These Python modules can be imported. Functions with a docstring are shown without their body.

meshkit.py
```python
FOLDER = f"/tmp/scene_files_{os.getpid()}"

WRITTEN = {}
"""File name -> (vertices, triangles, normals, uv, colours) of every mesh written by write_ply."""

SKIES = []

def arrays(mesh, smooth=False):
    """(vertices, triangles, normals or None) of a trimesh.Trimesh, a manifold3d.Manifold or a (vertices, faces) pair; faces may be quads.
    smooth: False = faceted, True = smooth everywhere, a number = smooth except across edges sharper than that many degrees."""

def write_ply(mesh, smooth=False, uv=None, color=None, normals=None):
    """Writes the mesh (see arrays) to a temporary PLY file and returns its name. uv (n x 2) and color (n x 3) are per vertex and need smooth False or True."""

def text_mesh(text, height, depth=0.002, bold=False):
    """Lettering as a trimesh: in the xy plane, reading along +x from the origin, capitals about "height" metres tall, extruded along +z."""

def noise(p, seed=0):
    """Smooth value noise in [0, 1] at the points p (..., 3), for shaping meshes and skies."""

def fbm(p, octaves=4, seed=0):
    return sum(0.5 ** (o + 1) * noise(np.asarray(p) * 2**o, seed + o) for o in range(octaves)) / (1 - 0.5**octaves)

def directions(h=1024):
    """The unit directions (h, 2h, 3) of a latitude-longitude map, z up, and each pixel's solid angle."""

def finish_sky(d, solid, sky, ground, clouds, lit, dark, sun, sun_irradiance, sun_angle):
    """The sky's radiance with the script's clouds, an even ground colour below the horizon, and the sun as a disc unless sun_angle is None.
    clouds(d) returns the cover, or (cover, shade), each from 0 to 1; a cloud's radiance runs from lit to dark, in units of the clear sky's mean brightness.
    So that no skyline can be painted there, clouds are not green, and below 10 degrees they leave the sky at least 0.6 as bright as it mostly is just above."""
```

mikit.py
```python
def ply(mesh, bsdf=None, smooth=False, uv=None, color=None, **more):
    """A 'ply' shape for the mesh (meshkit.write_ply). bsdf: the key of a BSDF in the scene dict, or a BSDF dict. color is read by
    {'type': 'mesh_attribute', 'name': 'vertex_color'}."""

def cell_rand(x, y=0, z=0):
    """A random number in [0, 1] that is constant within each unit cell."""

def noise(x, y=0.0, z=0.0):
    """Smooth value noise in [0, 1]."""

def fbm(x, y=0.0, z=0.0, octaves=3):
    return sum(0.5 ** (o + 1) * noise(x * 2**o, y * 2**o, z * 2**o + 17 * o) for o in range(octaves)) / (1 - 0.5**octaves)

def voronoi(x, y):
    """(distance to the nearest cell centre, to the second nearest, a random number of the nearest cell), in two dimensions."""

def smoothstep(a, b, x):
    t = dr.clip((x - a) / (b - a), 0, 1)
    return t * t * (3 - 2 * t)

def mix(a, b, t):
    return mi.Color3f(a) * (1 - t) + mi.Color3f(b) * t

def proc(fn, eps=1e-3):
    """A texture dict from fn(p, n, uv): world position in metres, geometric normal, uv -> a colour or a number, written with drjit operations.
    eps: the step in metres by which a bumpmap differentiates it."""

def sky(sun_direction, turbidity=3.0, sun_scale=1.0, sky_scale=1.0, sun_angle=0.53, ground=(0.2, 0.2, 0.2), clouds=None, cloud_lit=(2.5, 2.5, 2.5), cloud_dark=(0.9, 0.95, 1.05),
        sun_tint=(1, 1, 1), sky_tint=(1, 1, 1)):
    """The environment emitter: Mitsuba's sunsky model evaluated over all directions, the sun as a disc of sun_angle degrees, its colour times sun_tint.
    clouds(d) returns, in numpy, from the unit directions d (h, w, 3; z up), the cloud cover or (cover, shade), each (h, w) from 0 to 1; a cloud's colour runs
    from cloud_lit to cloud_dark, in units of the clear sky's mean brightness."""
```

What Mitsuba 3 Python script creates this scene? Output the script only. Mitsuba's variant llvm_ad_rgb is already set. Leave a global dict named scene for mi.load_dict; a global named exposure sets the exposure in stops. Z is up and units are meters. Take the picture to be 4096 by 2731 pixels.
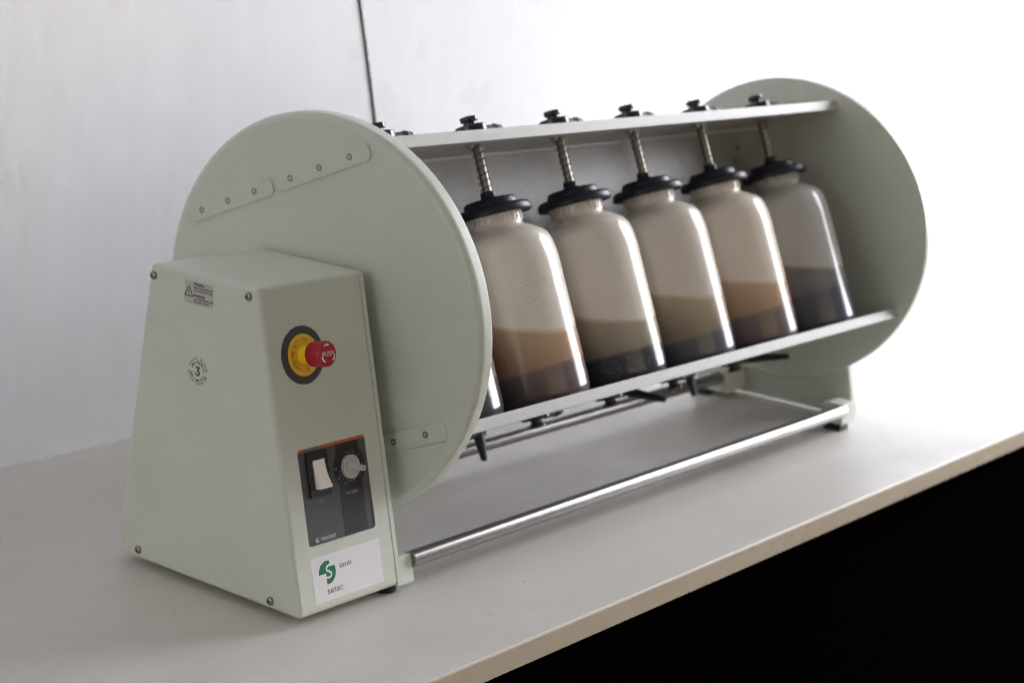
import math
import numpy as np, trimesh, mitsuba as mi, drjit as dr, mikit, meshkit
import manifold3d as m3
from shapely.geometry import Polygon, Point, LineString, box as sbox
from shapely import affinity
from shapely.ops import unary_union

T = mi.ScalarTransform4f
scene, labels = {}, {}
exposure = 0.0

# ---------------------------------------------------------------- camera
scene['camera'] = {'type': 'thinlens', 'fov': 30.534, 'fov_axis': 'x', 'aperture_radius': 0.0060, 'focus_distance': 1.98,
                   'near_clip': 0.05, 'far_clip': 60.0,
                   'to_world': T().look_at(origin=[-1.3712, -1.4972, 0.7689],
                                           target=[-1.3712 + 0.7691, -1.4972 + 0.5987, 0.7689 - 0.2238],
                                           up=[0.1387, 0.1855, 0.9728])}
# ---------------------------------------------------------------- light
# the room's soft daylight, and the window at the far end of the worktop (out of frame on the right)
scene['room_light'] = {'type': 'constant', 'radiance': {'type': 'rgb', 'value': [0.248, 0.246, 0.256]}}
WIN_RAD = [13.2, 13.4, 14.1]
WARM_RAD = [0.66, 0.38, 0.08]
SIDE_RAD = [1.45, 1.40, 1.20]

# ---------------------------------------------------------------- helpers
def F(a):
    return np.asarray(a, float)

def frame(o, x, y):
    x, y = F(x), F(y)
    x = x / np.linalg.norm(x); z = np.cross(x, y); z /= np.linalg.norm(z); y = np.cross(z, x)
    M = np.eye(4); M[:3, 0], M[:3, 1], M[:3, 2], M[:3, 3] = x, y, z, o
    return M

def tm(man):
    if isinstance(man, trimesh.Trimesh):
        return man
    m = man.to_mesh()
    return trimesh.Trimesh(np.asarray(m.vert_properties)[:, :3], np.asarray(m.tri_verts), process=False)

def mani(mesh):
    return m3.Manifold(m3.Mesh(np.asarray(mesh.vertices, np.float32), np.asarray(mesh.faces, np.uint32)))

def xf(mesh, M):
    mesh = tm(mesh).copy(); mesh.apply_transform(M); return mesh

def cat(ms):
    return trimesh.util.concatenate([tm(m) for m in ms])

def extr(poly, h, z0=0.0):
    gs = [poly] if poly.geom_type == 'Polygon' else list(poly.geoms)
    out = []
    for g in gs:
        e = trimesh.creation.extrude_polygon(g, h, engine='earcut'); e.apply_translation([0, 0, z0]); out.append(e)
    return trimesh.util.concatenate(out)

def rrect(x0, y0, x1, y1, r, n=6):
    if r <= 0:
        return sbox(x0, y0, x1, y1)
    return sbox(x0 + r, y0 + r, x1 - r, y1 - r).buffer(r, quad_segs=n)

def lathe(prof, n=64):
    """profile [(r, z)] from the axis at the bottom to the axis at the top, about z."""
    p = F(prof)
    m = trimesh.creation.revolve(p, sections=n)
    m.merge_vertices(); m.update_faces(m.nondegenerate_faces()); 
    if m.volume < 0: m.invert()
    return m

def rprof(pts, r, n=5):
    """round the corners of an open profile; r is one radius or one per point."""
    pts = [F(p) for p in pts]; rs = [r] * len(pts) if np.isscalar(r) else r
    out = [pts[0]]
    for a, b, c, q in zip(pts, pts[1:], pts[2:], rs[1:-1]):
        d1, d2 = a - b, c - b; l1, l2 = np.linalg.norm(d1), np.linalg.norm(d2)
        q = min(q, 0.48 * l1, 0.48 * l2)
        if q <= 1e-6:
            out.append(b); continue
        p, s = b + d1 / l1 * q, b + d2 / l2 * q
        for t in np.linspace(0, 1, n + 1):
            out.append((1 - t) ** 2 * p + 2 * t * (1 - t) * b + t * t * s)
    out.append(pts[-1])
    return out

def hull_balls(pts, r, seg=20):
    s = m3.Manifold.sphere(1.0, seg)
    rs = [r] * len(pts) if np.isscalar(r) else r
    return m3.Manifold.batch_hull([s.scale([q, q, q]).translate([float(x) for x in p]) for p, q in zip(pts, rs)])

def rbox(lo, hi, r=0.001, seg=12):
    lo, hi = F(lo), F(hi)
    r = min(r, 0.49 * float((hi - lo).min()))
    return hull_balls([[x, y, z] for x in (lo[0] + r, hi[0] - r) for y in (lo[1] + r, hi[1] - r) for z in (lo[2] + r, hi[2] - r)], r, seg)

def tube(pts, r, sides=10, closed_ends=True):
    p = F(pts); t = np.gradient(p, axis=0); t /= np.linalg.norm(t, axis=1, keepdims=True)
    a = np.cross(t[0], [0.31, 0.2, 0.93]); a /= np.linalg.norm(a)
    V, rr = [], np.broadcast_to(r, (len(p),))
    for i in range(len(p)):
        a = a - t[i] * (a @ t[i]); a /= np.linalg.norm(a); b = np.cross(t[i], a)
        g = np.arange(sides) * 2 * np.pi / sides
        V.append(p[i] + rr[i] * (np.cos(g)[:, None] * a + np.sin(g)[:, None] * b))
    V = np.vstack(V); Fs = []
    for i in range(len(p) - 1):
        for j in range(sides):
            k = (j + 1) % sides
            Fs += [[i * sides + j, i * sides + k, (i + 1) * sides + k], [i * sides + j, (i + 1) * sides + k, (i + 1) * sides + j]]
    n = len(V); V = np.vstack([V, p[0], p[-1]])
    for j in range(sides):
        k = (j + 1) % sides
        Fs += [[n, k, j], [n + 1, (len(p) - 1) * sides + j, (len(p) - 1) * sides + k]]
    return trimesh.Trimesh(V, Fs, process=False)

def numbered(key):
    if key not in scene and key not in labels and not any(k.startswith(key + '__') for k in scene):
        return key
    i = 1
    while f'{key}_{i:03d}' in scene or f'{key}_{i:03d}' in labels or any(k.startswith(f'{key}_{i:03d}__') for k in scene):
        i += 1
    return f'{key}_{i:03d}'

def obj(name, mesh, mat, parent=None, smooth=32, **lab):
    key = numbered((parent + '__' if parent else '') + name)
    scene[key] = mikit.ply(tm(mesh), mat, smooth=smooth)
    if lab: labels[key] = lab
    return key

def thing(name, label, category, group=None):
    key = numbered(name); labels[key] = {'label': label, 'category': category}
    if group: labels[key]['group'] = group
    return key

def text(s, h, M, x, y, depth=0.0002, bold=False, squeeze=1.0, italic=0.0, center=False):
    m = meshkit.text_mesh(s, h, depth, bold)
    m.vertices[:, 0] *= squeeze
    m.vertices[:, 0] += italic * m.vertices[:, 1]
    if center: m.vertices[:, 0] -= m.bounds[:, 0].mean()
    m.apply_translation([x, y, 0]); m.apply_transform(M)
    return m

def tracked(s, h, M, x, y, gap, bold=True):
    out = []
    for ch in s:
        g = meshkit.text_mesh(ch, h, 0.0002, bold)
        g.apply_translation([x - g.bounds[0][0], y, 0]); x = g.bounds[1][0] + gap; out.append(g)
    m = cat(out); m.apply_transform(M)
    return m

def arc_text(s, h, M, cx, cy, r, a0, a1, inward=False, bold=False, depth=0.0002, squeeze=1.0):
    """letters on a circle from angle a0 to a1 (degrees, counter-clockwise from +x); feet towards the centre unless inward."""
    out = []
    for i, ch in enumerate(s):
        if ch == ' ': continue
        a = math.radians(a0 + (a1 - a0) * (i + 0.5) / len(s))
        g = meshkit.text_mesh(ch, h, depth, bold)
        g.vertices[:, 0] *= squeeze
        g.apply_translation([-g.bounds[:, 0].mean(), -h / 2, 0])
        rot = a - math.pi / 2 + (math.pi if inward else 0)
        g.apply_transform(trimesh.transformations.rotation_matrix(rot, [0, 0, 1]))
        g.apply_translation([cx + r * math.cos(a), cy + r * math.sin(a), 0])
        out.append(g)
    m = cat(out); m.apply_transform(M)
    return m

# ---------------------------------------------------------------- materials
noise, fbm, smoothstep, mix = mikit.noise, mikit.fbm, mikit.smoothstep, mikit.mix

def rgb(c):
    return {'type': 'rgb', 'value': [float(x) for x in c]}

def mat(key, color, rough=0.5, spec=0.5, metal=0.0, bump=None, bump_scale=1.0, eps=1e-3, **kw):
    b = {'type': 'principled', 'base_color': color if isinstance(color, dict) else rgb(color), 'roughness': rough, 'metallic': metal, **kw}
    if metal == 0: b['specular'] = spec
    if bump is not None:
        b = {'type': 'bumpmap', 'arbitrary': mikit.proc(bump, eps), 'scale': bump_scale, 'bsdf': b}
    scene[key] = {'type': 'twosided', 'bsdf': b}
    return key

def paint_grain(p, n, uv):
    return 0.00009 * fbm(p.x * 900, p.y * 900, p.z * 900, 2)

def paint_color(p, n, uv):
    w = fbm(p.x * 9, p.y * 9, p.z * 9, 3)
    s = fbm(p.x * 700, p.y * 700, p.z * 700, 2)
    g = smoothstep(0.52, 0.78, fbm(p.x * 24 + 5, p.y * 24, p.z * 24, 4))
    return mix([0.505, 0.54, 0.477], [0.56, 0.59, 0.53], w) * (0.93 + 0.14 * s) * (1 - 0.018 * g)

PAINT = mat('paint', mikit.proc(paint_color), 0.42, 0.45, bump=paint_grain, eps=3e-4)
PLATE = mat('plate_paint', (0.39, 0.39, 0.37), 0.42, 0.45, bump=paint_grain, eps=3e-4)
def divider_color(p, n, uv):
    return mix([0.20, 0.196, 0.188], [0.27, 0.265, 0.255], fbm(p.x * 260, p.y * 260, p.z * 260, 3))
DIVIDER = mat('divider_paint', mikit.proc(divider_color), 0.38, 0.5)

def wall_color(p, n, uv):
    b = fbm(p.x * 4, p.z * 3, 5.0, 4)
    wx = 0.05 * fbm(p.x * 9, p.z * 7, 3.0, 3)
    s2 = fbm((p.x + wx) * 70, p.z * 9, 2.0, 3)
    d = smoothstep(0.70, 0.80, fbm(p.x * 13, p.z * 13, 9.0, 3))
    return mix([0.82, 0.818, 0.85], [0.94, 0.938, 0.97], 0.72 * b + 0.28 * s2) * (1 - 0.035 * d)
def wall_bump(p, n, uv):
    wx = 0.05 * fbm(p.x * 9, p.z * 7, 3.0, 3)
    streak = fbm((p.x + wx) * 95, p.z * 14, 1.0, 3)
    return 0.0007 * streak * (0.2 + 0.8 * smoothstep(0.4, 0.7, noise(p.x * 7, p.z * 6, 9.0))) + 0.0010 * fbm(p.x * 22, p.z * 17, 4.0, 3)
scene['plaster'] = {'type': 'twosided', 'bsdf': {'type': 'bumpmap', 'arbitrary': mikit.proc(wall_bump, 1.5e-3), 'scale': 1.0,
                    'bsdf': {'type': 'diffuse', 'reflectance': mikit.proc(wall_color)}}}

def top_color(p, n, uv):
    smear = fbm(p.x * 5 + 3 * noise(p.x * 3, p.y * 3), p.y * 16, 0.0, 4)
    q = mikit.voronoi(p.x * 16, p.y * 16)
    speck = smoothstep(0.030, 0.016, q[0]) * smoothstep(0.80, 0.84, q[2])
    fine = fbm(p.x * 60, p.y * 210, 4.0, 2)
    return mix([0.50, 0.48, 0.452], [0.585, 0.565, 0.54], 0.8 * smear + 0.2 * fine) * (1 - 0.45 * speck)
def top_rough(p, n, uv):
    return 0.30 + 0.14 * fbm(p.x * 9, p.y * 14, 2.0, 3)
scene['laminate'] = {'type': 'twosided', 'bsdf': {'type': 'principled', 'base_color': mikit.proc(top_color), 'roughness': mikit.proc(top_rough), 'specular': 0.5}}

def edge_color(p, n, uv):
    chip = smoothstep(0.87, 0.89, noise(p.x * 170, p.z * 230, 1.0)) * smoothstep(0.80, 0.85, noise(p.x * 9, 1.0, 4.0))
    c = mix([0.50, 0.43, 0.33], [0.55, 0.475, 0.37], fbm(p.x * 12, p.z * 40, 0.0, 3))
    return c * (1 - 0.35 * chip)
scene['edge_band'] = {'type': 'twosided', 'bsdf': {'type': 'principled', 'base_color': mikit.proc(edge_color), 'roughness': 0.45, 'specular': 0.4}}
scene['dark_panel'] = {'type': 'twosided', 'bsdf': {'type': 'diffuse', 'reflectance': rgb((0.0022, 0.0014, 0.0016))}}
scene['floor_brown'] = {'type': 'twosided', 'bsdf': {'type': 'diffuse', 'reflectance': rgb((0.13, 0.11, 0.09))}}

def steel_color(p, n, uv):
    return mix([0.27, 0.258, 0.246], [0.35, 0.337, 0.325], fbm(p.x * 40, p.y * 300, p.z * 300, 3))
mat('steel', mikit.proc(steel_color), 0.26, metal=1.0)
mat('screw_steel', (0.30, 0.275, 0.235), 0.30, metal=1.0)
mat('spindle_steel', (0.30, 0.275, 0.24), 0.36, metal=1.0)
mat('spring_wire', (0.06, 0.05, 0.04), 0.35, metal=1.0)
mat('socket_dark', (0.02, 0.017, 0.014), 0.6)
mat('rubber_navy', (0.011, 0.012, 0.025), 0.40, 0.4)
mat('black_plastic', (0.009, 0.009, 0.011), 0.16, 0.5)
mat('black_matt', (0.010, 0.010, 0.012), 0.38, 0.4)
mat('foot_rubber', (0.012, 0.013, 0.018), 0.55, 0.3)
mat('panel_grey', (0.066, 0.064, 0.067), 0.5, 0.35)
mat('panel_black', (0.014, 0.0135, 0.0145), 0.5, 0.35)
mat('panel_orange', (0.42, 0.115, 0.028), 0.5, 0.3)
mat('line_orange', (0.16, 0.055, 0.025), 0.5, 0.3)
mat('print_grey', (0.36, 0.36, 0.36), 0.6, 0.2)
mat('print_light', (0.62, 0.63, 0.64), 0.6, 0.2)
mat('print_dark', (0.02, 0.018, 0.028), 0.6, 0.2)
mat('print_green', (0.004, 0.145, 0.062), 0.5, 0.3)
mat('paper', (0.70, 0.69, 0.71), 0.45, 0.35)
mat('clear_label', (0.40, 0.405, 0.385), 0.25, 0.5)
mat('switch_white', (0.86, 0.82, 0.75), 0.35, 0.5)
mat('knob_grey', (0.46, 0.44, 0.42), 0.4, 0.4)
mat('ring_dark', (0.055, 0.055, 0.06), 0.45, 0.35)
mat('yellow', (0.80, 0.47, 0.03), 0.42, 0.4)
mat('yellow_stem', (0.90, 0.62, 0.03), 0.35, 0.45)
mat('red', (0.36, 0.012, 0.022), 0.3, 0.5)
mat('print_black', (0.012, 0.010, 0.009), 0.6, 0.2)
mat('print_white', (0.75, 0.70, 0.70), 0.6, 0.2)
mat('cord_green', (0.010, 0.022, 0.020), 0.4, 0.5)
mat('window_frame_white', (0.75, 0.75, 0.74), 0.5)

# ---------------------------------------------------------------- setting: wall and worktop
YW, YT, TT = 0.5114, -0.351, 0.0273
wall = trimesh.creation.box(bounds=[[-2.2, YW, -1.2], [5.6, YW + 0.12, 3.2]])
obj('wall', wall, 'plaster', smooth=False, label='white roughly plastered wall behind the worktop', kind='structure')

obj('floor', trimesh.creation.box(bounds=[[-5, -6, -0.95], [6, YW, -0.90]]), 'floor_brown', smooth=False, label='dark floor below the worktop', kind='structure')
t = thing('worktop', 'long grey laminate worktop with a cream front edge', 'table')
obj('top', rbox([-1.6, YT, -TT], [5.4, YW + 0.012, 0.0], 0.0015), 'laminate', t, smooth=40)
obj('front_edge', rbox([-1.6, YT - 0.0022, -TT - 0.0004], [5.4, YT - 0.0002, -0.0012], 0.0008), 'edge_band', t, smooth=40, label='cream edge band with small chips')
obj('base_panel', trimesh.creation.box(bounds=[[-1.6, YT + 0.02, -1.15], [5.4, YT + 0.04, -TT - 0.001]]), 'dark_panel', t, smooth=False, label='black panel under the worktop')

# ---------------------------------------------------------------- windows (out of frame, they light the scene)
def window(x, y0, y1, z0, z1, sgn, rad, label):
    """a window in the plane x = const, its pane glowing with daylight towards sgn * x."""
    w = thing('window', label, 'window')
    pane = trimesh.Trimesh([[x, y0, z0], [x, y1, z0], [x, y1, z1], [x, y0, z1]], [[0, 1, 2], [0, 2, 3]], process=False)
    if pane.face_normals[0][0] * sgn < 0: pane.invert()
    k = w + '__pane'
    scene[k] = mikit.ply(pane, 'window_frame_white', smooth=False)
    scene[k]['emitter'] = {'type': 'area', 'radiance': {'type': 'rgb', 'value': rad}}
    e = 0.05
    for lo, hi in (([x - 0.03, y0 - e, z0 - e], [x + 0.03, y1 + e, z0]), ([x - 0.03, y0 - e, z1], [x + 0.03, y1 + e, z1 + e]),
                   ([x - 0.03, y0 - e, z0], [x + 0.03, y0, z1]), ([x - 0.03, y1, z0], [x + 0.03, y1 + e, z1])):
        obj('frame', trimesh.creation.box(bounds=[lo, hi]), 'window_frame_white', w, smooth=False)
    return w
window(4.2, -2.31, -0.10, 0.13, 2.85, -1, WIN_RAD, 'bright window at the right end of the worktop')
window(-3.2, -1.30, 0.70, 0.45, 1.95, 1, SIDE_RAD, 'dimmer window in the room behind the camera on the left')

LP = thing('lamp', 'broad warm lamp panel in the room behind the camera', 'lamp')
lp = trimesh.Trimesh([[-1.5, -4.5, 0.0], [2.0, -4.5, 0.0], [2.0, -4.5, 2.0], [-1.5, -4.5, 2.0]], [[0, 2, 1], [0, 3, 2]], process=False)
if lp.face_normals[0][1] < 0: lp.invert()
scene[LP + '__panel'] = mikit.ply(lp, 'window_frame_white', smooth=False)
scene[LP + '__panel']['emitter'] = {'type': 'area', 'radiance': {'type': 'rgb', 'value': WARM_RAD}}
obj('housing', trimesh.creation.box(bounds=[[-1.55, -4.60, -0.05], [2.05, -4.51, 2.05]]), 'window_frame_white', LP, smooth=False)

# ---------------------------------------------------------------- hanging cord
cd = F([0.0461, 0, -0.1913])
p0 = F([0.7740, 0.5108, 0.6205])
pts = [p0 + cd * s + F([0.002 * math.sin(2.2 * s), 0, 0]) for s in np.linspace(-3.2, 3.15, 30)]
c = obj('hanging_cord', tube(pts, 0.0025, 12), 'cord_green', smooth=True)
labels[c] = {'label': 'thin dark green cord hanging slightly slanted in front of the wall', 'category': 'cord'}

# ---------------------------------------------------------------- the overhead shaker
S = thing('overhead_shaker', 'pale grey-green overhead shaker with two round end discs on a worktop', 'laboratory shaker')
TH, ZC = 0.3812, 0.2935
UU = F([0, -math.cos(TH), math.sin(TH)]); VV = F([0, math.sin(TH), math.cos(TH)]); OO = F([0, 0, ZC])
# drum frame: columns x, -u?, v  -> local (x, y=-u, v) right handed
DR = np.eye(4); DR[:3, 0] = [1, 0, 0]; DR[:3, 1] = -UU; DR[:3, 2] = VV; DR[:3, 3] = OO
def drum(mesh):            # mesh given in (x, -u, v)
    return xf(mesh, DR)

# --- front housing: folded sheet cover, chassis plate behind it, bearing
Wb, Wbb, Wt, Wtb, HT, ZB = 0.1648, 0.139, 0.083, 0.0877, 0.3611, 0.0098
def trap(grow=0.0):
    return Polygon([(-Wb, ZB), (Wbb, ZB), (Wtb, HT), (-Wt, HT)]).buffer(grow, join_style='mitre')
def prism(x0, x1, r, grow=0.0, round_front=True):
    q = list(trap(grow - r).exterior.coords)[:-1]
    pts = [[x, y, z] for x in ((x0 + r) if round_front else x0, x1 + 0.02) for y, z in q]
    return hull_balls(pts, r, 28).trim_by_plane([-1, 0, 0], -x1) if round_front else hull_balls(pts, r, 28).trim_by_plane([-1, 0, 0], -x1).trim_by_plane([1, 0, 0], x0)

P0 = F([0, -Wb, ZB]); WV = F([0, Wb - Wt, HT - ZB]); WV /= np.linalg.norm(WV); NV = np.cross([1, 0, 0], WV)
RF = frame(P0, [1, 0, 0], WV)          # control side: local (a, w, outwards)
EF = frame(F([0, 0, 0]), [0, -1, 0], [0, 0, 1])   # end face x = 0: local (-y, z, outwards)

cover = prism(0.0, 0.1560, 0.0055)
pocket = xf(extr(rrect(0.0270, 0.0742, 0.1334, 0.1808, 0.0045), 0.006, -0.0016), RF)
cover = cover - mani(pocket)
H = obj('cover', cover, PAINT, S, smooth=28, label='tapered pale grey-green housing cover of the drive end')
obj('chassis', prism(0.1566, 0.1630, 0.004, 0.0005, False), PAINT, S, smooth=28)
# tabs that carry the two tie rods
def tab_prism(side):
    ya = -Wb + 0.0002 if side < 0 else 0.075
    poly = Polygon([(0.1567, 0.0), (0.1845, 0.0), (0.1845, 0.0305), (0.1825, 0.0330), (0.1567, 0.0330)]).buffer(-0.0012).buffer(0.0012, quad_segs=4)
    m = extr(poly, 0.030)
    return m
obj('mounting_tab', xf(tab_prism(-1), frame(P0 - NV * 0.0296, [1, 0, 0], WV)), PAINT, S)
obj('mounting_tab', rbox([0.1567, 0.076, 0.0105], [0.1845, 0.106, 0.045], 0.0015), PAINT, S)
for x, y in ((0.1565, -0.1455), (0.1565, 0.118), (0.070, -0.090), (0.070, 0.070)):
    obj('foot', xf(lathe(rprof([(0, 0), (0.0125, 0), (0.0140, 0.0105), (0, 0.0105)], 0.0012), 40), frame([x, y, 0.0002], [1, 0, 0], [0, 1, 0])), 'foot_rubber', S)
bear = lathe(rprof([(0, 0), (0.035, 0), (0.035, 0.030), (0, 0.030)], 0.001), 48)
obj('bearing', xf(bear, frame([0.160, 0.0031, 0.291], [0, 1, 0], [0, 0, 1])), 'steel', S)

def dome_screw(M, r=0.0050, parent=None, mat_='screw_steel'):
    d = mani(lathe([(0, -0.001), (r, -0.001), (r, 0.0008), (r * .96, 0.0014), (r * .8, 0.0024), (r * .55, 0.0031), (r * .25, 0.0034), (0, 0.0035)], 32))
    hx = m3.Manifold.cylinder(0.004, 0.0019, 0.0019, 6).translate([0, 0, 0.0014])
    return xf(d - hx, M)
for y, z in ((0.0814, 0.3485), (-0.0709, 0.3508), (0.1000, 0.0211), (-0.1183, 0.0198)):
    obj('screw', dome_screw(frame([0.0, y, z], [0, -1, 0], [0, 0, 1])), 'screw_steel', S)

# --- warning label and round stamp on the end face (local x = -y, y = z)
LB = frame(F([-0.00012, 0, 0]), [0, -1, 0], [0, 0, 1])
WL = obj('warning_label', xf(extr(rrect(-0.0302, 0.3270, 0.0152, 0.3524, 0.0012), 0.0002), frame([0.0, 0, 0], [0, -1, 0], [0, 0, 1])), 'clear_label', S, smooth=False, label='small clear warning label with a triangle sign and black text')
L2 = frame(F([-0.0002, 0, 0]), [0, -1, 0], [0, 0, 1])
tri = Polygon([(-0.0231, 0.3466), (-0.0298, 0.3355), (-0.0164, 0.3355)]).buffer(0.0004)
tri = tri.difference(tri.buffer(-0.0010))
bang = unary_union([sbox(-0.0236, 0.3389, -0.0227, 0.3432), Point(-0.02315, 0.3375).buffer(0.0006)])
obj('warning_triangle', xf(extr(unary_union([tri, bang]), 0.0002), L2), 'print_dark', WL, smooth=False)
tx = [text('Warning', 0.0030, L2, -0.0150, 0.3484, bold=True), text('Before opening the box', 0.0021, L2, -0.0150, 0.3450, squeeze=0.95), text('disconnect power plug.', 0.0021, L2, -0.0150, 0.3418, squeeze=0.95),
      text('Warnung', 0.0030, L2, -0.0150, 0.3359, bold=True), text('Vor Öffnen des Gehäuses', 0.0021, L2, -0.0150, 0.3325, squeeze=0.88), text('Netzstecker ziehen.', 0.0021, L2, -0.0150, 0.3293, squeeze=0.92)]
obj('lettering', cat(tx), 'print_dark', WL, smooth=False)
L1 = frame(F([0.0, 0, 0]), [0, -1, 0], [0, 0, 1])
cx, cy = -0.0063, 0.2529
st = [text('3', 0.0100, L1, cx, cy - 0.0050, bold=True, center=True),
      arc_text('Jahre Garantie', 0.0026, L1, cx, cy, 0.0104, 163, 8, bold=True, squeeze=1.0),
      arc_text('Years Warranty', 0.0026, L1, cx, cy, 0.0104, 188, 342, inward=True, bold=True),
      arc_text('Service Tel.: 0800-5890708', 0.0020, L1, cx, cy, 0.0143, 160, 6),
      arc_text('Service Tel.: (+49) 9122 / 9920', 0.0020, L1, cx, cy, 0.0143, 186, 345, inward=True)]
obj('warranty_stamp', cat(st), 'print_dark', S, smooth=False, label='round black 3 year warranty stamp')

# --- emergency stop (local a, w, h on the control side)
ex, ey = 0.0537, 0.2820
ES = S + '__emergency_stop'
def on_face(o):
    return frame(P0 + F([1, 0, 0]) * o[0] + WV * o[1] + NV * (o[2] if len(o) > 2 else 0), [1, 0, 0], WV)
obj('emergency_stop', xf(lathe(rprof([(0, -0.0005), (0.0320, -0.0005), (0.0320, 0.0012), (0, 0.0012)], 0.0004), 72), on_face((ex, ey))), 'ring_dark', S, label='emergency stop with red push button on a yellow disc and dark ring')
obj('yellow_disc', xf(lathe(rprof([(0, 0.001), (0.0232, 0.001), (0.0232, 0.0021), (0.012, 0.0026), (0, 0.0026)], 0.0003), 64), on_face((ex, ey))), 'yellow', ES)
obj('stem', xf(lathe(rprof([(0, 0.002), (0.0102, 0.002), (0.0095, 0.021), (0, 0.021)], 0.0004), 48), on_face((ex, ey))), 'yellow_stem', ES)
obj('red_button', xf(lathe(rprof([(0, 0.0160), (0.0125, 0.0160), (0.0136, 0.0175), (0.0143, 0.0300), (0.0143, 0.0368), (0.0128, 0.0388), (0.0, 0.0392)], 0.0016), 64), on_face((ex, ey))), 'red', ES)
YF = on_face((ex, ey, 0.0023))
yt = [arc_text('NOT', 0.0036, YF, 0, 0, 0.0172, 146, 107, squeeze=0.8), arc_text('HALT', 0.0036, YF, 0, 0, 0.0172, 92, 44, squeeze=0.8),
      arc_text('EMERGENCY', 0.0036, YF, 0, 0, 0.0172, 158, 246, inward=True, squeeze=0.8), arc_text('STOP', 0.0036, YF, 0, 0, 0.0172, 252, 294, inward=True, squeeze=0.8),
      arc_text('ARRET', 0.0036, YF, 0, 0, 0.0172, 306, 362, inward=True, squeeze=0.8)]
obj('lettering', cat(yt), 'print_black', ES, smooth=False)
BF = on_face((ex, ey, 0.0390))
def arrow(a0, a1, r, w):
    g = np.radians(np.linspace(a0, a1 + (6 if a1 < a0 else -6), 9)); s = 1 if a1 > a0 else -1
    inner = [((r - w) * math.cos(q), (r - w) * math.sin(q)) for q in g]; outer = [((r + w) * math.cos(q), (r + w) * math.sin(q)) for q in g]
    e, e2 = g[-1], math.radians(a1 + 16 * s)
    head = [((r + 2 * w) * math.cos(e), (r + 2 * w) * math.sin(e)), (r * math.cos(e2), r * math.sin(e2)), ((r - 2 * w) * math.cos(e), (r - 2 * w) * math.sin(e))]
    return unary_union([Polygon(inner + outer[::-1]), Polygon(head)])
ar = unary_union([arrow(118, 84, 0.0100, 0.0008), arrow(238, 204, 0.0100, 0.0008), arrow(350, 318, 0.0100, 0.0008)])
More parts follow.
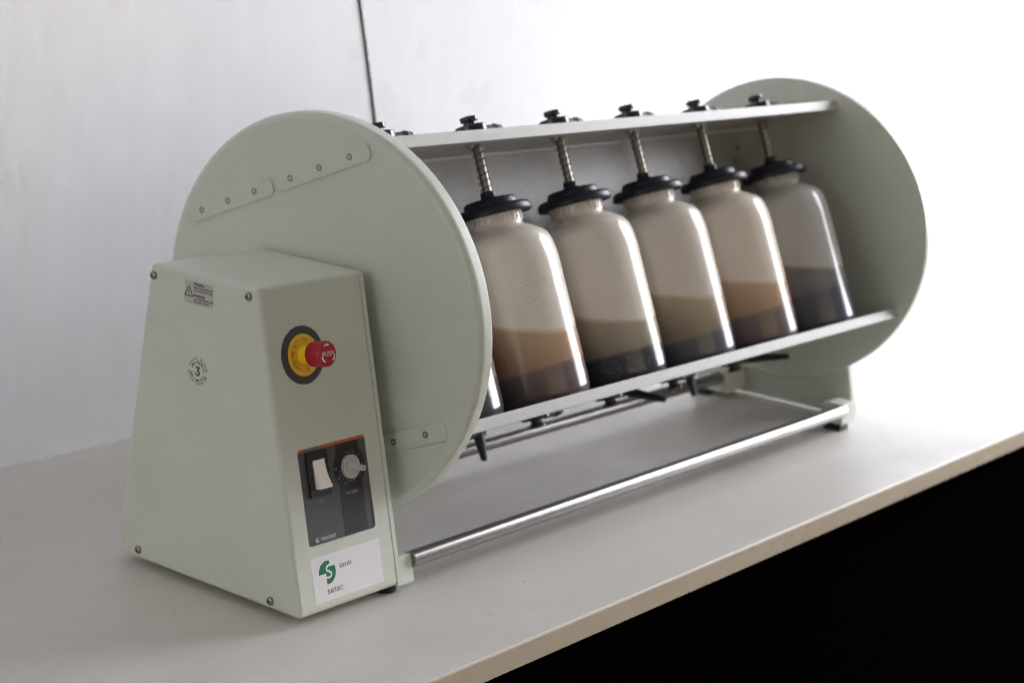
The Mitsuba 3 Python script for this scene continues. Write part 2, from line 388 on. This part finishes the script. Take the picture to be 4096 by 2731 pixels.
pt = text('PUSH', 0.0050, BF, 0.0003, -0.0024, 0.0004, bold=False, squeeze=0.95, center=True)
obj('button_print', cat([pt, xf(extr(ar, 0.0004), BF)]), 'print_white', ES, smooth=False)

# --- control panel in its recess
CP = S + '__control_panel'
PF = on_face((0, 0, -0.0015))
obj('control_panel', xf(extr(rrect(0.0272, 0.0744, 0.1332, 0.1806, 0.0043), 0.0006, -0.0004), PF), 'panel_grey', S, smooth=False, label='recessed dark grey control panel with switch and speed dial')
full = rrect(0.0272, 0.0744, 0.1332, 0.1806, 0.0043)
obj('orange_stripe', xf(extr(full.intersection(unary_union([sbox(0.02, 0.1772, 0.0389, 0.19), sbox(0.0575, 0.1772, 0.14, 0.19)])), 0.0003, 0.0002), PF), 'panel_orange', CP, smooth=False)
blk = unary_union([sbox(0.0862, 0.0744, 0.1222, 0.1771), Point(0.1042, 0.1490).buffer(0.0246, quad_segs=24)]).intersection(full.buffer(-0.0002)).difference(sbox(0, 0.1771, 1, 1))
obj('black_stripe', xf(extr(blk, 0.0003, 0.0002), PF), 'panel_black', CP, smooth=False)
for q0 in (0.0856, 0.1222):
    obj('orange_line', xf(extr(sbox(q0, 0.0746, q0 + 0.0003, 0.124), 0.0003, 0.0002), PF), 'line_orange', CP, smooth=False)
bez = mani(extr(rrect(0.0384, 0.1260, 0.0703, 0.1755, 0.0012), 0.0028, 0.0002)) - mani(extr(sbox(0.0455, 0.1335, 0.0665, 0.1668), 0.004, 0.0016))
obj('switch_bezel', xf(bez, PF), 'panel_black', CP, smooth=28)
prof = [(0.1345, 0.0006), (0.1660, 0.0006), (0.1660, 0.0030), (0.1610, 0.0032), (0.1560, 0.0037), (0.1510, 0.0047), (0.1450, 0.0066), (0.1400, 0.0088), (0.1362, 0.0108), (0.1345, 0.0102)]
rock = extr(Polygon(prof), 0.0180)
rock.apply_transform(frame([0.0651, 0, 0], [0, 1, 0], [0, 0, 1])); rock.apply_translation([-0.0180, 0, 0]) if rock.bounds[0][0] > 0.06 else None
obj('rocker_switch', xf(rock, PF), 'switch_white', CP, smooth=30, label='white rocker switch pressed at its top')
kx, ky = 0.1042, 0.1492
kn = lathe(rprof([(0, 0.0004), (0.0134, 0.0004), (0.0134, 0.0046), (0.0126, 0.0054), (0, 0.0054)], 0.0004), 56)
obj('speed_knob', xf(kn, frame((PF @ F([kx, ky, 0, 1]))[:3], [1, 0, 0], WV)), 'knob_grey', CP, label='light grey speed dial')
ang = math.radians(-17)
fin = Polygon([(-0.0120, -0.0030), (0.0150, -0.0032), (0.0172, -0.0022), (0.0172, 0.0022), (0.0150, 0.0032), (-0.0120, 0.0030)])
finm = extr(fin, 0.0052, 0.0046); finm.apply_transform(trimesh.transformations.rotation_matrix(ang, [0, 0, 1])); finm.apply_translation([kx, ky, 0])
obj('knob_pointer', xf(finm, PF), 'knob_grey', CP, smooth=28)
mk = extr(sbox(0.0115, -0.0004, 0.0162, 0.0004), 0.0002, 0.0098); mk.apply_transform(trimesh.transformations.rotation_matrix(ang, [0, 0, 1])); mk.apply_translation([kx, ky, 0])
obj('pointer_mark', xf(mk, PF), 'print_dark', CP, smooth=False)
TF = on_face((0, 0, -0.0011))
lt = [text('Power', 0.0030, TF, 0.0472, 0.1192, squeeze=0.95), text('Set Speed', 0.0030, TF, 0.0944, 0.1196, squeeze=0.95), text('Reax 20', 0.0026, TF, 0.0405, 0.1778, bold=True)]
for s_, (x, y) in zip(('1', '3', '5', '7', '9', '11', '13', '15'), ((0.1119, 0.1668), (0.1208, 0.1600), (0.1245, 0.1487), (0.1200, 0.1380), (0.1088, 0.1318), (0.0958, 0.1318), (0.0860, 0.1391), (0.0824, 0.1503))):
    lt.append(text(s_, 0.0022, TF, x, y - 0.0011, center=True))
ticks = []
for k in range(15):
    a = math.radians(205 + k * 270 / 14.0 - 0) if False else math.radians(155 - (k * 265 / 14.0) + (0)) 
    a = math.radians(98 - (k - 0) * 19.0)
    seg = np.linspace(a - math.radians(6.5), a + math.radians(6.5), 4)
    ticks.append(Polygon([(kx + 0.0158 * math.cos(q), ky + 0.0158 * math.sin(q)) for q in seg] + [(kx + 0.0162 * math.cos(q), ky + 0.0162 * math.sin(q)) for q in seg[::-1]]))
lt.append(xf(extr(unary_union(ticks), 0.0002), TF))
obj('lettering', cat(lt), 'print_grey', CP, smooth=False)
hl = [text('Heidolph', 0.0042, TF, 0.0462, 0.0776, bold=False, squeeze=0.98, italic=0.2)]
ringc = Point(0.0414, 0.0794).buffer(0.0026, quad_segs=12).difference(Point(0.0420, 0.0797).buffer(0.0018, quad_segs=12))
hl.append(xf(extr(unary_union([ringc, Point(0.0419, 0.0796).buffer(0.0008)]), 0.0002), TF))
obj('maker_name', cat(hl), 'print_light', CP, smooth=False)

for q_ in (WL, ES, CP):
    labels[q_ + '__lettering'] = {'kind': 'stuff'}

# --- company sticker
CS = S + '__company_sticker'
obj('company_sticker', xf(extr(sbox(0.0256, 0.0111, 0.1351, 0.0615), 0.00025, -0.0001), on_face((0, 0, 0.0001))), 'paper', S, smooth=False, label='white sticker with a green round logo and the words lerm and setec')
SF = on_face((0, 0, 0.00022))
lcx, lcy, lr = 0.0487, 0.0421, 0.0130
logo = Point(lcx, lcy).buffer(lr, quad_segs=32)
logo = logo.difference(sbox(lcx + 0.0045, lcy + 0.0058, lcx + 0.05, lcy + 0.05)).difference(sbox(lcx - 0.05, lcy - 0.05, lcx - 0.0020, lcy - 0.0008))
sp = [(lcx + 0.0060, lcy + 0.0072), (lcx + 0.0030, lcy + 0.0074), (lcx + 0.0008, lcy + 0.0068), (lcx - 0.0007, lcy + 0.0050), (lcx - 0.0006, lcy + 0.0028), (lcx + 0.0010, lcy + 0.0012), (lcx + 0.0036, lcy + 0.0004), (lcx + 0.0056, lcy - 0.0009), (lcx + 0.0062, lcy - 0.0030), (lcx + 0.0050, lcy - 0.0052), (lcx + 0.0024, lcy - 0.0062), (lcx - 0.0004, lcy - 0.0058), (lcx - 0.0030, lcy - 0.0050)]
logo = logo.difference(LineString(sp).buffer(0.00115, quad_segs=6))
obj('green_logo', xf(extr(logo, 0.0002), SF), 'print_green', CS, smooth=False)
obj('wordmark', tracked('lerm', 0.0060, SF, 0.0690, 0.0424, 0.0013, False), 'print_dark', CS, smooth=False)
obj('wordmark', tracked('setec', 0.0066, SF, 0.0456, 0.0185, 0.0013, False), 'print_dark', CS, smooth=False)

# --- end discs
TD, RD, RD2 = 0.0243, 0.240, 0.2447
def disc_frame(x, y, z, a, b):
    n = F([1, -a, -b]); n /= np.linalg.norm(n)
    eu = UU - n * (UU @ n); eu /= np.linalg.norm(eu)
    ev = np.cross(eu, n)                       # eu x ev x ... : local (u, v, -n): u right, v up seen from the front
    if ev @ VV < 0: ev = -ev
    M = np.eye(4); M[:3, 0], M[:3, 1], M[:3, 2], M[:3, 3] = eu, ev, np.cross(eu, ev), [x, y, z]
    return M, n
D1, n1 = disc_frame(0.1784, 0.0031, 0.2910, -0.0610, -0.0360)
D2, n2 = disc_frame(1.2660, 0.0145, 0.2908, -0.0900, -0.0620)
s1 = 1 if D1[:3, 2] @ n1 > 0 else -1           # +1 when local z points into the machine
def put_disc(M, s, ra, rb, RD=RD, TD=TD):
    d = lathe(rprof([(0, 0), (RD, 0), (RD, TD), (0, TD)], [0, ra, rb, 0], 10), 160)
    if s < 0: d.apply_transform(np.diag([1., 1., -1., 1.])); d.invert()
    return xf(d, M)
ED = obj('end_disc', put_disc(D1, s1, 0.0105, 0.0035), PAINT, S, smooth=34, label='front round end disc')
RDk = obj('end_disc', put_disc(D2, s1, 0.0020, 0.0020, RD2, 0.0140), PAINT, S, smooth=34, label='rear round end disc')
def strip(u0, u1, v0, v1):
    return extr(rrect(u0, v0, u1, v1, 0.0075), 0.0030)
def csk(M):
    d = mani(lathe([(0, -0.002), (0.0041, -0.002), (0.0041, 0.0001), (0.0037, 0.0005), (0, 0.00055)], 28))
    star = unary_union([affinity.rotate(sbox(-0.0019, -0.00055, 0.0019, 0.00055), a, origin=(0, 0)) for a in (0, 60, 120)]).buffer(0.0002)
    d = d - mani(extr(star, 0.004, -0.0012))
    return xf(d, M)
def strips(M, s, parent):
    out = -s                                   # local z direction that leaves the disc
    for (u0, u1, vc, us) in ((0.0002, 0.1500, 0.1622, (0.0236, 0.0712, 0.1195)), (-0.1500, -0.0064, 0.1620, (-0.1288, -0.0826, -0.0367)),
                             (0.0000, 0.1474, -0.1634, (0.0188, 0.0676, 0.1164)), (-0.1500, -0.0060, -0.1634, (-0.1288, -0.0826, -0.0367))):
        m = strip(u0, u1, vc - 0.0105, vc + 0.0105)
        m.apply_translation([0, 0, -0.0005])
        if out < 0: m.apply_transform(np.diag([1., 1., -1., 1.])); m.invert()
        k = obj('mounting_strip', xf(m, M), PAINT, parent, smooth=False)
        for u in us:
            o = (M @ F([u, vc + 0.0006, 0.0025 * out, 1]))[:3]
            obj('strip_screw', csk(frame(o, M[:3, 0], M[:3, 1] * (out if True else 1))), 'screw_steel', parent)
strips(D1, s1, ED)

# --- drum plates and divider (local x, -u, v)
X0, X1 = 0.192, 1.3200
VP0, VP1, UF = 0.1706, 0.1764, 0.1380
def plate(top):
    lo, hi = (VP0, VP1) if top else (-VP1, -0.1662)
    parts = [rbox([X0, -UF, lo], [X1, UF, hi], 0.0010)]
    for s in (-1, 1):
        a, b = (0.1615, VP1) if top else (-VP1, -0.1615)
        y0, y1 = sorted((s * UF, s * (UF - 0.0030)))
        parts.append(rbox([X0, y0, a], [X1, y1, b], 0.0010))
    m = parts[0]
    for q in parts[1:]: m = m + q
    return m
def in_disc(m):            # plates end inside the rear disc
    return mani(drum(tm(m))).trim_by_plane([-float(x) for x in n2], -float(n2 @ (D2[:3, 3] + n2 * 0.006)))
obj('top_plate', in_disc(plate(True)), PLATE, S, smooth=28)
obj('bottom_plate', in_disc(plate(False)), PLATE, S, smooth=28)
dv = trimesh.creation.box(bounds=[[X0, -0.0015, -0.1665], [X1, 0.0015, 0.1710]])
obj('divider', in_disc(dv), DIVIDER, S, smooth=False)
obj('divider_flange', in_disc(rbox([X0, -0.0045, 0.1670], [X1, -0.0012, 0.1712], 0.0008)), PLATE, S, smooth=28)
for x, v in ((1.150, 0.120), (1.165, 0.142)):
    obj('divider_screw', drum(xf(lathe([(0, -0.001), (0.0045, -0.001), (0.0040, 0.0022), (0, 0.003)], 20), frame([x, -0.0015, v], [1, 0, 0], [0, 0, 1]))), 'screw_steel', S)

# --- bottle clamps: spindle, spring, pressure cap, clamp knob and lever
CXS = [0.2800, 0.4520, 0.6245, 0.7955, 0.9670, 1.1390]
UB = 0.070
RU = rprof([(0, 0.0786), (0.0370, 0.0786), (0.0440, 0.0775), (0.0485, 0.0762), (0.0508, 0.0800), (0.0492, 0.0862), (0.0462, 0.0893), (0.0350, 0.0897), (0.0346, 0.0940), (0.0325, 0.0992), (0.0112, 0.0998), (0.0100, 0.1030), (0.0096, 0.1096), (0, 0.1097)],
           [0, 0.001, .001, 0.0015, 0.003, 0.002, 0.0025, 0.0006, 0.002, 0.0025, 0.0008, 0.001, 0.001, 0], 4)
cap_m = lathe(RU, 72)
spin_m = lathe([(0, 0.1085), (0.0057, 0.1085), (0.0057, 0.1800), (0, 0.1800)], 32)
def coil(v0, v1, r, pitch, ph):
    n = int((v1 - v0) / pitch * 26); g = np.linspace(0, (v1 - v0) / pitch * 2 * np.pi, n)
    return tube(np.stack([r * np.cos(g + ph), r * np.sin(g + ph), v0 + (v1 - v0) * np.linspace(0, 1, n)], 1), 0.00062, 7)
knob_m = lathe(rprof([(0, VP1), (0.0205, VP1), (0.0205, 0.1940), (0.0190, 0.1953), (0.0085, 0.1956), (0.0080, 0.2000), (0.0110, 0.2003), (0.0115, 0.2030), (0.0112, 0.2066), (0, 0.2072)], 0.0007, 3), 48)
bolt_m = m3.Manifold.cylinder(0.0045, 0.0042, 0.0042, 6) + m3.Manifold.cylinder(0.0012, 0.0056, 0.0056, 28).translate([0, 0, 0.0040])
def lever(x, y, v, d, length, flip):
    """hub with its axis along x beside the clamp block, tapered arm from it in direction d."""
    hub = xf(lathe(rprof([(0, 0), (0.0062, 0), (0.0064, 0.0105), (0.0064, 0.0180), (0.0056, 0.0186), (0.0056, 0.0196), (0.0064, 0.0204), (0.0060, 0.0375), (0, 0.0380)], 0.0008, 3), 28), frame([x + 0.0195, y, v], [0, 1, 0], [0, 0, 1]))
    d = F(d) / np.linalg.norm(d); a = F([x + 0.046, y, v])
    arm = hull_balls([a, a + d * length], [0.0078, 0.0046], 16) if length > 0 else None
    return cat([hub] + ([arm] if arm is not None else []))
def clamp(k, cx, bottom):
    key = S + '__' + ('bottle_clamp' if not bottom else 'rear_clamp')
    base = numbered(key)
    flip = np.diag([1., -1., -1., 1.]) if bottom else np.eye(4)     # half a turn about x: the clamps of the rear row point down
    M0 = frame([cx, -UB, 0], [1, 0, 0], [0, 1, 0])
    P = lambda m: drum(xf(xf(m, flip @ M0), trimesh.transformations.translation_matrix([0, 0, 0.0065 if bottom else 0])))
    scene[base] = mikit.ply(P(xf(knob_m, trimesh.transformations.translation_matrix([-0.0025, 0, 0]))), 'black_plastic', smooth=30)
    if not bottom:
        labels[base] = {'label': 'black clamp knob above bottle'}
        obj('spindle', P(spin_m), 'spindle_steel', base)
        obj('spring', P(coil(0.1105, 0.1690, 0.0076, 0.0087, 0.7 * k)), 'spring_wire', base, smooth=True)
        obj('pressure_cap', P(cap_m), 'rubber_navy', base, smooth=38, label='navy rubber pressure cap')
        for dx, dy in ((-0.0165, -0.004), (0.0165, 0.006)):
            obj('bolt', P(xf(bolt_m, trimesh.transformations.translation_matrix([dx, dy, VP0 - 0.0052]))), 'screw_steel', base)
        obj('lever', drum(lever(cx - 0.0025, -UB, 0.1885, [0.0, 0.99, -0.03], 0.040, False)), 'black_matt', base)
    else:
        DIR = {1: ([0.0, 0.0, -1.0], 0.034), 2: None, 3: ([0.10, -0.81, -0.33], 0.060), 4: ([0.0, 0.0, -1.0], 0.030), 5: ([0.30, -0.93, -0.17], 0.064)}
        if DIR.get(k):
            d, ln = DIR[k]
            hub = lever(cx - 0.004, UB, -0.1850, d, ln, True)
            obj('lever', drum(hub), 'black_matt', base)
        else:
            obj('lever', drum(lever(cx - 0.004, UB, -0.1850, [0.0, 0.99, 0.02], 0.04, True)), 'black_matt', base)
for k, cx in enumerate(CXS): clamp(k, cx, False)
LEVX = [0.266, 0.4440, 0.6120, 0.7850, 0.9490, 1.1180]
for k, cx in enumerate(LEVX): clamp(k, cx, True)

# --- tie rods and the rear stand
def rod(x0, x1, y, z, r):
    return xf(lathe(rprof([(0, 0), (r, 0), (r, x1 - x0), (0, x1 - x0)], 0.0008), 48), frame([x0, y, z], [0, 1, 0], [0, 0, 1]))
obj('tie_rod', rod(0.1838, 1.2065, -0.1568, 0.0336, 0.0100), 'steel', S, label='front polished tie rod')
obj('tie_rod', rod(0.170, 1.2400, 0.0900, 0.0340, 0.0104), 'steel', S, label='rear tie rod')
stand_poly = Polygon([(-0.1320, 0.003), (0.1560, 0.003), (0.0960, 0.345), (-0.0570, 0.345)])
q = list(stand_poly.buffer(-0.004, join_style='mitre').exterior.coords)[:-1]
RS = obj('rear_stand', hull_balls([[x, y, z] for x in (1.2950, 1.3060) for y, z in q], 0.004, 20), PAINT, S, smooth=28, label='rear bearing stand')
obj('stand_tab', rbox([1.2060, -0.1575, 0.0100], [1.2460, -0.1260, 0.0425], 0.0015) + rbox([1.2400, -0.1290, 0.0100], [1.2960, -0.1000, 0.0300], 0.0015), PAINT, RS, smooth=28)
obj('stand_tab', rbox([1.2300, 0.0740, 0.0100], [1.2980, 0.1340, 0.0470], 0.0015), PAINT, RS, smooth=28)
obj('stand_bearing', xf(bear, frame([1.2640, 0.018, 0.2905], [0, 1, 0], [0, 0, 1])), 'steel', RS)
for x, y in ((1.2035, -0.1420), (1.2280, 0.124)):
    obj('stand_foot', rbox([x, y - 0.0150, 0.0002], [x + 0.026, y + 0.0150, 0.0104], 0.0020), 'foot_rubber', RS, smooth=28)

# ---------------------------------------------------------------- the bottles
R = 0.0690
BP = rprof([(0, -0.1660), (0.0590, -0.1660), (0.0650, -0.1635), (0.0686, -0.1560), (0.0690, -0.1400), (0.0686, 0.0100), (0.0672, 0.0240), (0.0645, 0.0385), (0.0590, 0.0475), (0.0440, 0.0570), (0.0348, 0.0612), (0.0338, 0.0655), (0, 0.0656)],
           [0, 0.002, 0.005, 0.006, 0.01, 0.008, 0.008, 0.010, 0.010, 0.008, 0.004, 0.001, 0], 6)
b_m = lathe(BP, 128)
def neck_ring():
    m = lathe(rprof([(0, 0.0650), (0.0340, 0.0650), (0.0352, 0.0662), (0.0352, 0.0785), (0, 0.0785)], 0.0006), 96)
    out = [mani(m)]
    for i in range(30):
        a = 2 * math.pi * i / 30
        out.append(rbox([0.0345, -0.0008, 0.0672], [0.0364, 0.0008, 0.0784], 0.0006, 8).rotate([0, 0, math.degrees(a)]))
    s = out[0]
    for x in out[1:]: s = s + x
    return s
ring_m = neck_ring()

def plastic(key, c0, c1, ztop, zbot, above, rough=0.17, grain=0.0, nrm=None):
    """milky bottle wall over what fills it: colour from c0 at the top to c1 at height zbot (the filling thickens with depth); the milky wall
    blurs the first millimetres under what lies above. nrm: (normal, offset) of a sloping top, else it is level at ztop."""
    def col(p, n, uv):
        wob = 0.006 * (fbm(p.x * 30, p.y * 30, p.z * 30, 3) - 0.5)
        q = smoothstep(zbot, ztop, p.z + 2 * wob)
        dep = (nrm[1] - (p.x * nrm[0][0] + p.y * nrm[0][1] + p.z * nrm[0][2])) if nrm else (ztop - p.z)
        cl = mix(c1, c0, q) * (0.92 + 0.16 * fbm(p.x * 26, p.y * 26, p.z * 22, 4))
        if grain > 0:
            g = smoothstep(0.52, 0.75, fbm(p.x * 210, p.y * 210, p.z * 210, 3))
            cl = cl * (1 + grain * 3.0 * g)
        return mix(above, cl, 0.35 + 0.65 * smoothstep(0.0, 0.0065, dep + wob))
    mat(key, mikit.proc(col), rough, 0.5)
    return key

def smudge_body(key, c, marks):
    def col(p, n, uv):
        cl = mi.Color3f(c) * (0.92 + 0.16 * fbm(p.x * 16, p.y * 16, p.z * 10, 4))
        if marks:
            scr = smoothstep(0.48, 0.70, fbm(p.x * 420, p.y * 420, p.z * 300, 3))
            band1 = smoothstep(0.011, 0.004, dr.abs(p.z - 0.326 - 0.08 * (p.x - 0.42))) * smoothstep(0.385, 0.395, p.x) * smoothstep(0.452, 0.442, p.x)
            band2 = smoothstep(0.010, 0.003, dr.abs(p.z - 0.304)) * smoothstep(0.405, 0.412, p.x) * smoothstep(0.442, 0.434, p.x)
            cl = cl * (1 - 0.13 * scr * dr.maximum(band1, band2) * smoothstep(-0.09, -0.11, p.y))
        return cl
    mat(key, mikit.proc(col), 0.17, 0.5)
    return key

WALLC = (0.68, 0.625, 0.56)
spec = [  # label, liquid level z, sediment height v, wall, liquid top / deep colour, sediment colours, sediment tilt
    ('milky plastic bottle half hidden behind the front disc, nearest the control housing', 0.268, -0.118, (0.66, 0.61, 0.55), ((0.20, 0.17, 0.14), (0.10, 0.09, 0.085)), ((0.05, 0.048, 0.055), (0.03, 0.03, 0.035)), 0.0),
    ('milky plastic bottle with orange-brown liquid and faint grey smudged handwriting', 0.272, -0.1185, WALLC, ((0.44, 0.30, 0.195), (0.27, 0.17, 0.11)), ((0.15, 0.11, 0.105), (0.065, 0.048, 0.048)), 0.06),
    ('milky plastic bottle with greenish grey liquid over lumpy black sediment', 0.2615, -0.1250, (0.66, 0.615, 0.545), ((0.34, 0.295, 0.225), (0.16, 0.14, 0.11)), ((0.040, 0.040, 0.050), (0.026, 0.026, 0.034)), 0.02),
    ('milky plastic bottle with khaki liquid over blue-grey sediment, fourth from the control housing', 0.2712, -0.1240, (0.60, 0.55, 0.49), ((0.37, 0.30, 0.21), (0.21, 0.168, 0.115)), ((0.11, 0.11, 0.135), (0.055, 0.055, 0.07)), 0.09),
    ('milky plastic bottle with light orange-brown liquid over purple-brown sediment, second from the rear disc', 0.2722, -0.1140, (0.68, 0.61, 0.53), ((0.45, 0.32, 0.21), (0.32, 0.21, 0.135)), ((0.18, 0.135, 0.13), (0.09, 0.067, 0.066)), 0.05),
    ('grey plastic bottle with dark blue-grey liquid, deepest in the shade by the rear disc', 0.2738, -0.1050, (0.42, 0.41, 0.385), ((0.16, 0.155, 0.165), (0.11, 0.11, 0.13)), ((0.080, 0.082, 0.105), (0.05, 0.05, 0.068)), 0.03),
]
for k, (cx, (lab, zl, vs, wc, lc, sc, tilt)) in enumerate(zip(CXS, spec)):
    B = thing('bottle', lab, 'bottle', 'bottles clamped in the shaker')
    body = mani(drum(xf(b_m, frame([cx, -UB, 0], [1, 0, 0], [0, 1, 0]))))
    up = body.trim_by_plane([0, 0, 1], zl)
    low = body.trim_by_plane([0, 0, -1], -zl)
    sn = VV + F([-tilt, 0, 0]); sn /= np.linalg.norm(sn)
    off = float(sn @ (OO + F([cx, 0, 0]) + UU * UB + VV * vs))
    liq, sed = low.trim_by_plane(sn, off), low.trim_by_plane(-sn, -off)
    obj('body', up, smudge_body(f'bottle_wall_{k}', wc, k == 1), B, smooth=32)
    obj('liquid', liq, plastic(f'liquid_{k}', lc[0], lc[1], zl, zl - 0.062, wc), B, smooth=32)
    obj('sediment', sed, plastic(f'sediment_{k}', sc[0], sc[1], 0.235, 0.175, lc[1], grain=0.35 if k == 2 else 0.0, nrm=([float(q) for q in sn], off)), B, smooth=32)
    obj('neck_ring', drum(xf(ring_m, frame([cx, -UB, 0], [1, 0, 0], [0, 1, 0]))), f'bottle_wall_{k}', B, smooth=30)
